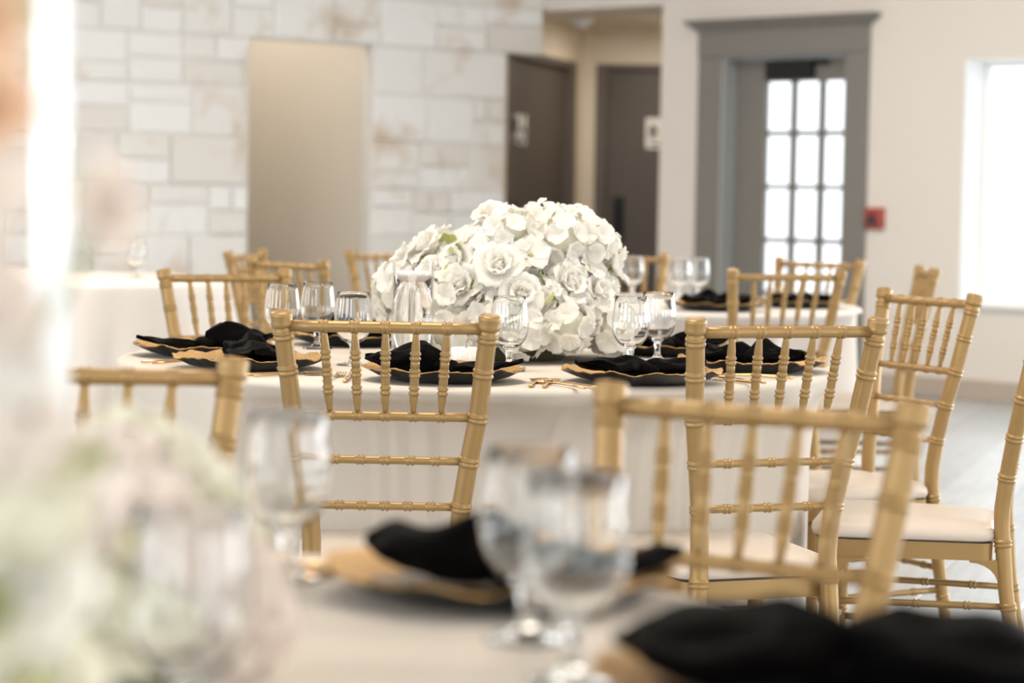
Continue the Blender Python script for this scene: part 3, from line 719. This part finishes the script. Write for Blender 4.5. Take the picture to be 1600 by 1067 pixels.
# goblets
GP = [(0, 0), (.035, 0), (.0365, .0012), (.035, .003), (.02, .0055), (.0105, .012), (.0068, .022), (.0066, .034), (.0085, .040), (.0078, .044), (.013, .050), (.026, .0575), (.0355, .070), (.0405, .084), (.0428, .099), (.0425, .113), (.0405, .130), (.0382, .148), (.0368, .164),
      (.0363, .165), (.0356, .164), (.0370, .148), (.0392, .130), (.0412, .113), (.0414, .099), (.0391, .084), (.0340, .0715), (.0245, .0605), (.012, .0545), (0, .053)]
GOB = MB().lathe(GP, 48).mesh('goblet', GLASS)
def goblet(x, y, lab, z=TZ):
    o = obj('goblet', GOB); o.location = (x, y, z); tag(o, lab, 'goblet', 'clear stemmed goblets on the tables')
for x, y, lab in [
  (-.553, 5.80, 'clear goblet behind the left post of the centre chair, leftmost of three'),
  (-.481, 5.964, 'clear goblet in the middle of three, behind the centre chair'),
  (-.356, 5.406, 'clear goblet rightmost of three, left of the candle cylinder'),
  (-.006, 5.313, 'clear goblet before the flower mound, right of the centre chair'),
  (.267, 5.435, 'clear goblet right of the flower mound, front one of the crossing pair'),
  (.345, 5.72, 'clear goblet right of the flower mound, back one of the crossing pair'),
  (.468, 9.433, 'blurred goblet on the far table touching the flower mound outline'),
  (.638, 9.251, 'blurred goblet on the far table, left of the crossing far pair'),
  (.715, 9.33, 'blurred goblet on the far table, right of the crossing far pair'),
  (.017, 2.06, 'big blurred goblet at the centre of the nearest table, farther of two'),
  (.052, 1.876, 'big blurred goblet at the centre of the nearest table, nearer of two'),
  (-.219, 2.37, 'blurred goblet on the nearest table in front of the left chair'),
  (-.215, 1.62, 'blurred goblet wrapped by the nearest flowers at bottom left'),
  (-1.66, 10.65, 'faint goblet on the far left table before the stone wall')]: goblet(x, y, lab)

# floating candle cylinder and votive
def cyl_vase(name, x, y, r, h, wz, lab):
    v = MB().lathe([(0, 0), (r, 0), (r, h - .001), (r - .0008, h), (r - .003, h), (r - .003, .012), (0, .012)], 48).build('glass_cylinder', PANE); v.location = (x, y, TZ); tag(v, lab, 'vase', 'glass candle cylinders by the flower mound')
    MB().lathe([(0, .013), (r - .0036, .013), (r - .0036, wz), (0, wz)], 48).build('water', WATER, v)
    return v
cyl_vase('v', -.223, 5.40, .047, .235, .205, 'tall clear glass cylinder of water left of the flower mound')
cd = MB().lathe([(0, 0), (.024, .0), (.036, .010), (.0415, .024), (.040, .028), (.034, .026), (0, .024)], 32).build('floating_candle', CANDLE); cd.location = (-.223, 5.40, TZ + .186); tag(cd, 'white floating candle at the top of the water-filled glass cylinder', 'candle')
MB().sweep([(0, 0, .024), (.001, 0, .034)], [.0012, .001], 6).build('wick', SIGNBLACK, cd)
vt = MB().lathe([(0, 0), (.038, 0), (.039, .003), (.039, .079), (.038, .08), (.036, .079), (.036, .008), (0, .008)], 40).build('glass_votive', PANE); vt.location = (-.10, 5.27, TZ); tag(vt, 'low glass votive under the front of the flower mound', 'candle holder')
c2 = MB().lathe([(0, .0085), (.033, .0085), (.0345, .012), (.0345, .05), (.032, .053), (0, .050)], 32).build('votive_candle', CANDLE); c2.location = (-.10, 5.27, TZ); tag(c2, 'white candle inside the low votive under the flower mound', 'candle')
MB().sweep([(0, 0, .050), (.001, 0, .060)], [.0012, .001], 6).build('wick', SIGNBLACK, c2)

# ---------------------------------------------------------------- flowers
def petal_fn(w, l, cup, curl, ruf, ph):
    def fn(u, v):
        a = (u - .5) * 2
        ww = w * interp(v, [0, .15, .5, .8, .93, 1], [.18, .5, .95, 1.0, .80, .45])
        x = a * ww; y = l * v - .10 * l * a * a * v
        z = cup * (v ** 2) + .55 * ww * a * a * (1 - .6 * v) - curl * max(0, v - .65) ** 2 * 8 + ruf * math.sin(4 * a + ph) * v * v
        return (x, y, z)
    return fn
def rose_layout(r):
    L = []
    for k in range(14):
        lay = 0 if k < 3 else (1 if k < 8 else 2)
        az = k * 2.399 + r.uniform(-.2, .2)
        tilt = math.radians((78, 58, 30)[lay] + r.uniform(-6, 6)); sc = (.62, .85, 1.05)[lay] * r.uniform(.92, 1.08)
        L.append(Matrix.Rotation(az, 4, 'Z') @ Matrix.Translation((0, (.006, .008, .010)[lay], (.004, 0, -.006)[lay])) @ Matrix.Rotation(tilt, 4, 'X') @ Matrix.Scale(sc, 4))
    return L
PET = [MB().grid(petal_fn(.031, .050, .012, c, .0035, i), 6, 6).mesh('petal', PETAL) for i, c in enumerate((.004, .010, .016))]
BPET = [MB().grid(petal_fn(.027, .056, .004, .006, .005, i * 2), 6, 6).mesh('petal', PETAL) for i in range(2)]
def floret_mb(seed=0, M=None, mb=None):
    mb = mb or MB(); r = random.Random(seed)
    for k in range(4):
        Q = Matrix.Rotation(k * PI / 2 + r.uniform(-.15, .15), 4, 'Z') @ Matrix.Rotation(math.radians(16 + r.uniform(-10, 14)), 4, 'X') @ Matrix.Scale(r.uniform(.9, 1.12), 4)
        mb.grid(petal_fn(.0150, .0235, .0015, .002, .002, k), 4, 4, (M @ Q) if M is not None else Q)
    return mb
FLO = [floret_mb(s).mesh('floret', PETAL) for s in range(3)]
def hyd_dirs(n, r):
    L = []
    for k in range(n):
        z = 1 - 1.25 * (k + .5) / n; q = math.sqrt(max(0, 1 - z * z)); th = k * 2.399 + r.uniform(-.15, .15); L.append(Vector((q * math.cos(th), q * math.sin(th), z)))
    return L
def orient(d, spin=0): return Vector(d).to_track_quat('Z', 'Y').to_matrix().to_4x4() @ Matrix.Rotation(spin, 4, 'Z')
BUD = MB().lathe([(0, -.03), (.010, -.025), (.014, -.008), (.013, .01), (.008, .022), (.003, .026), (0, .027)], 14)
for j_, Q_ in enumerate(rose_layout(random.Random(2))[:3]): BUD.grid(petal_fn(.031, .050, .012, .004, .0035, j_), 6, 6, Q_)
BUD = BUD.mesh('rose', PETAL)
HCORE = MB().lathe([(0, -.045), (.02, -.042), (.040, -.015), (.046, .01), (.036, .034), (.018, .046), (0, .05)], 16).mesh('hydrangea', PETAL_CREAM)
BCEN = MB().lathe([(0, -.03), (.004, -.03), (.006, -.004), (.007, .002), (.004, .007), (0, .008)], 10).mesh('blossom', LEAF_PALE)
def leaf_me(mt, w=.022, l=.075): return MB().grid(petal_fn(w, l, .006, .008, .003, 1), 5, 6).mesh('leaf', mt)
LEAFM, LEAFP = leaf_me(LEAF), leaf_me(LEAF_PALE)

def dome_point(th, z01, rx, ry, h):
    q = math.sqrt(max(0, 1 - z01 ** 3.0)); p = Vector((rx * q * math.cos(th), ry * q * math.sin(th), h * z01)); n = Vector((p.x / rx ** 2, p.y / ry ** 2, (p.z - .02) / h ** 2)).normalized(); return p, n
def hyd_whole(mt, seed):
    r = random.Random(seed); mb = MB().lathe([(0, -.045), (.02, -.042), (.040, -.015), (.046, .01), (.036, .034), (.018, .046), (0, .05)], 14)
    for j, d in enumerate(hyd_dirs(20, r)): floret_mb(seed + j, Matrix.Translation(d * .050) @ orient(d, r.uniform(0, 6)) @ Matrix.Scale(1.15, 4), mb)
    return mb.mesh('hydrangea', mt)
HW_ = [hyd_whole(PETAL, 11), hyd_whole(PETAL, 12)]
FX, FY = -.018, 5.765
fa_ = empty('flower_centrepiece', (FX, FY, TZ)); tag(fa_, 'wide white mound of roses and hydrangeas in sharp focus on the round table', 'flower arrangement')
core = MB().lathe([(0, .001), (.14, .001), (.165, .03), (.165, .14), (.13, .22), (.07, .265), (0, .28)], 28); core.build('foliage_base', FOAM, fa_)
fr_ = random.Random(5)
nh = nf = 0; N = 64
spots = []
for k in range(N):
    zz = .04 + .96 * ((k + .5) / N) ** .85
    th = k * 2.399963 + fr_.uniform(-.12, .12)
    p, n = dome_point(th, min(zz, .999), .250, .225, .310); p.z += .006
    spots.append((p, n, k))
florets = petals = 0
for (p, n, k) in spots:
    back = n.y > .45 and n.z < .6
    ty = ('hyd', 'rose', 'hyd', 'rose', 'blossom')[k % 5]
    if back and ty == 'blossom': ty = 'rose'
    p = p * fr_.uniform(.93, 1.09); p.x *= 1.07 if p.x > 0 else 1.0; p.z *= 1 + .035 * max(-.6, min(1, p.x / .2)) * (1 - p.z); p.z = max(p.z, .076)
    M = Matrix.Translation(p) @ orient(n, fr_.uniform(0, 6.28)) @ Matrix.Scale(fr_.uniform(.92, 1.12), 4)
    if ty == 'hyd' and florets <= 284:
        h = obj('hydrangea', HCORE, fa_, M)
        for j, d in enumerate(hyd_dirs(13 if n.y < .25 else 8, fr_)):
            obj('floret', FLO[(j + k) % 3], h, Matrix.Translation(d * .050) @ orient(d + Vector((fr_.uniform(-.25, .25), fr_.uniform(-.25, .25), 0)), fr_.uniform(0, 6)) @ Matrix.Scale(1.28, 4)); florets += 1
    elif ty == 'blossom' and petals <= 290:
        b = obj('blossom', BCEN, fa_, M)
        for j in range(5):
            obj('blossom_petal', BPET[j % 2], b, Matrix.Rotation(j * 2 * PI / 5 + fr_.uniform(-.1, .1), 4, 'Z') @ Matrix.Rotation(math.radians(18 + fr_.uniform(-8, 10)), 4, 'X'))
    else:
        b = obj('rose', BUD, fa_, M)
        for j, Q in enumerate(rose_layout(fr_)):
            if j < 3 or (n.y > .25 and j > 10): continue
            if petals > 296: break
            obj('petal', PET[0 if j < 3 else (1 if j < 8 else 2)], b, Q); petals += 1
for k in range(34):
    th = fr_.uniform(0, 6.28); zz = fr_.uniform(.3, .9); p, n = dome_point(th, zz, .235, .22, .30)
    obj('leaf', LEAFM if k % 3 else LEAFP, fa_, Matrix.Translation(p * .93) @ orient(n + Vector((fr_.uniform(-.6, .6), fr_.uniform(-.6, .6), fr_.uniform(-.3, .6))), fr_.uniform(0, 6)) @ Matrix.Rotation(math.radians(55), 4, 'X'))
for k in range(40):
    zz = .06 + .9 * ((k + .5) / 40); th = k * 2.399963 + 1.1; p, n = dome_point(th, zz, .232, .208, .285); p.x *= 1.07 if p.x > 0 else 1.0; p.z = max(p.z, .075)
    obj('hydrangea', HW_[k % 2], fa_, Matrix.Translation(p) @ orient(n, k) @ Matrix.Scale(.86, 4))
# stamens of the lily on the right shoulder
stm = MB()
for a, b in (((.235, -.05, .235), (.285, -.06, .258)), ((.235, -.06, .225), (.275, -.075, .240))):
    stm.sweep([a, ((a[0] + b[0]) / 2, (a[1] + b[1]) / 2, (a[2] + b[2]) / 2 + .004), b], [.0012, .001, .001], 6); stm.lathe([(0, -.005), (.002, -.003), (.002, .003), (0, .005)], 8, Matrix.Translation(b) @ Matrix.Rotation(PI / 2, 4, 'Y'))
stm.build('stamen', PETAL_CREAM, fa_)

# the tall arrangement and low flowers on the nearest table (far out of focus: blooms joined whole)
def rose_whole(mt, seed):
    r = random.Random(seed); mb = MB().lathe([(0, -.03), (.010, -.025), (.016, -.008), (.017, .01), (.012, .026), (.004, .032), (0, .033)], 12)
    for j, Q in enumerate(rose_layout(r)): mb.grid(petal_fn(.031, .050, .012, (.004, .010, .016)[0 if j < 3 else (1 if j < 8 else 2)], .0035, j), 5, 5, Q)
    return mb.mesh('rose', mt)
RW = [rose_whole(PETAL, 1), rose_whole(PETAL_PINK, 2), rose_whole(PETAL_PEACH, 3), rose_whole(PETAL_CREAM, 4)]
HW = [hyd_whole(PETAL, 1), hyd_whole(PETAL_PINK, 2), hyd_whole(PETAL_CREAM, 3)]
st = empty('acrylic_stand', (-.50, 1.98, TZ)); tag(st, 'tall white acrylic stand rising out of frame at the left edge', 'flower stand')
for (x, y) in ((-.362 + .50, 1.92 - 1.98), (-.428 + .50, 2.20 - 1.98), (-.70 + .50, 2.08 - 1.98), (-.60 + .50, 1.80 - 1.98)):
    q_ = MB().box((x, y, .37), (.0195, .0195, .72)).build('stand_post', ACRYLIC, st, False); MB().box((x, y, .005), (.03, .03, .01)).build('stand_foot', ACRYLIC, st, False)
MB().box((-.0, .02, .735), (.40, .44, .012), Matrix.Rotation(.36, 4, 'Z')).build('stand_top', ACRYLIC, st, False)

def bouquet(name, loc, lab, items, leaves, corepts):
    e = empty(name, loc); tag(e, lab, 'flower arrangement'); r = random.Random(len(items) * 3 + 1)
    for (c, rad, h) in corepts:
        MB().lathe([(0, 0), (rad * .7, 0), (rad, h * .3), (rad * .85, h * .7), (rad * .4, h * .95), (0, h)], 20, Matrix.Translation(c)).build('foliage_base', FOAM, e)
    for (p, n, me, sc) in items:
        obj(me.name.split('.')[0], me, e, Matrix.Translation(p) @ orient(n, r.uniform(0, 6)) @ Matrix.Scale(sc, 4))
    for (p, n, me, sc) in leaves:
        obj('leaf', me, e, Matrix.Translation(p) @ orient(n, r.uniform(0, 6)) @ Matrix.Rotation(.9, 4, 'X') @ Matrix.Scale(sc, 4))
    return e
lr = random.Random(3)
# low mound
items = []; leaves = []
for k in range(24):
    zz = .05 + .95 * ((k + .5) / 24) ** .8; th = k * 2.399 + lr.uniform(-.2, .2); p, n = dome_point(th, zz, .062, .062, .130); p.z += .045
    items.append((p, n, (HW[1], RW[0], HW[2], RW[3], RW[1])[k % 5], lr.uniform(.7, .85)))
for k in range(9):
    th = lr.uniform(2.4, 4.6); p, n = dome_point(th, lr.uniform(.02, .8), .085, .085, .16); leaves.append((p, n + Vector((lr.uniform(-.5, .5), lr.uniform(-.5, .5), lr.uniform(-.2, .7))), LEAFP if k % 2 else LEAFM, .8))
bouquet('low_flower_mound', (-.270, 1.80, TZ), 'low blurred mound of white flowers in the bottom left foreground', items, leaves, [((0, 0, 0), .055, .13)])
# tall, loose spray standing nearer the lens at the left
items = []; leaves = []
SY = 1.18
def px(u, v, dy=0):
    return u, v, dy
def A(x, z, me, s, n=(.3, -.8, .3), y=0): items.append((Vector((x + .32, y, z - .77)), Vector(n), me, s))
A(-.262, 1.222, RW[2], .5); A(-.262, 1.180, RW[2], .5); A(-.276, 1.14, RW[1], .7)
A(-.205, 1.132, RW[1], .45, (.8, -.5, .1), .02); A(-.285, 1.10, HW[1], .6)
A(-.268, 1.075, HW[1], .6); A(-.258, 1.045, HW[0], .55); A(-.252, 1.015, HW[1], .6); A(-.262, 1.00, RW[3], .7); A(-.240, .985, HW[2], .55); A(-.235, .94, RW[0], .6); A(-.262, .92, HW[2], .6); A(-.225, .90, RW[3], .55); A(-.245, .86, RW[0], .7)
for (x, z, me, s, n) in [(-.262, 1.090, LEAFP, .6, (.2, -.8, .3)), (-.213, 1.132, LEAFP, .3, (.7, -.6, .2)), (-.234, 1.222, LEAFM, .2, (.2, -.7, .4)), (-.211, 1.009, LEAFM, .3, (.7, -.6, .2)),
      (-.252, .955, LEAFM, .6, (.3, -.7, .5)), (-.248, .925, LEAFM, .6, (.5, -.8, .2)), (-.23, .905, LEAFP, .45, (.4, -.7, .2))]:
    leaves.append((Vector((x + .32, -.03, z - .77)), Vector(n), me, s))
tall = bouquet('tall_flower_spray', (-.32, SY, .7700), 'tall blurred spray of blush and white flowers along the left edge', items, leaves, [])
stem_ = MB()
for (p, _, _, _) in items: stem_.sweep([p + Vector((0, .01, 0)), (p * .6 + Vector((-.01, .02, .03))), Vector((-.0, .02, .0))], [.0022, .0025, .003], 6)
stem_.build('stem', LEAF, tall)
vz = MB().lathe([(0, -.0085), (.04, -.0085), (.042, .0), (.045, .12), (.043, .12), (.040, .002), (0, .0015)], 32).build('vase_body', ACRYLIC, tall)
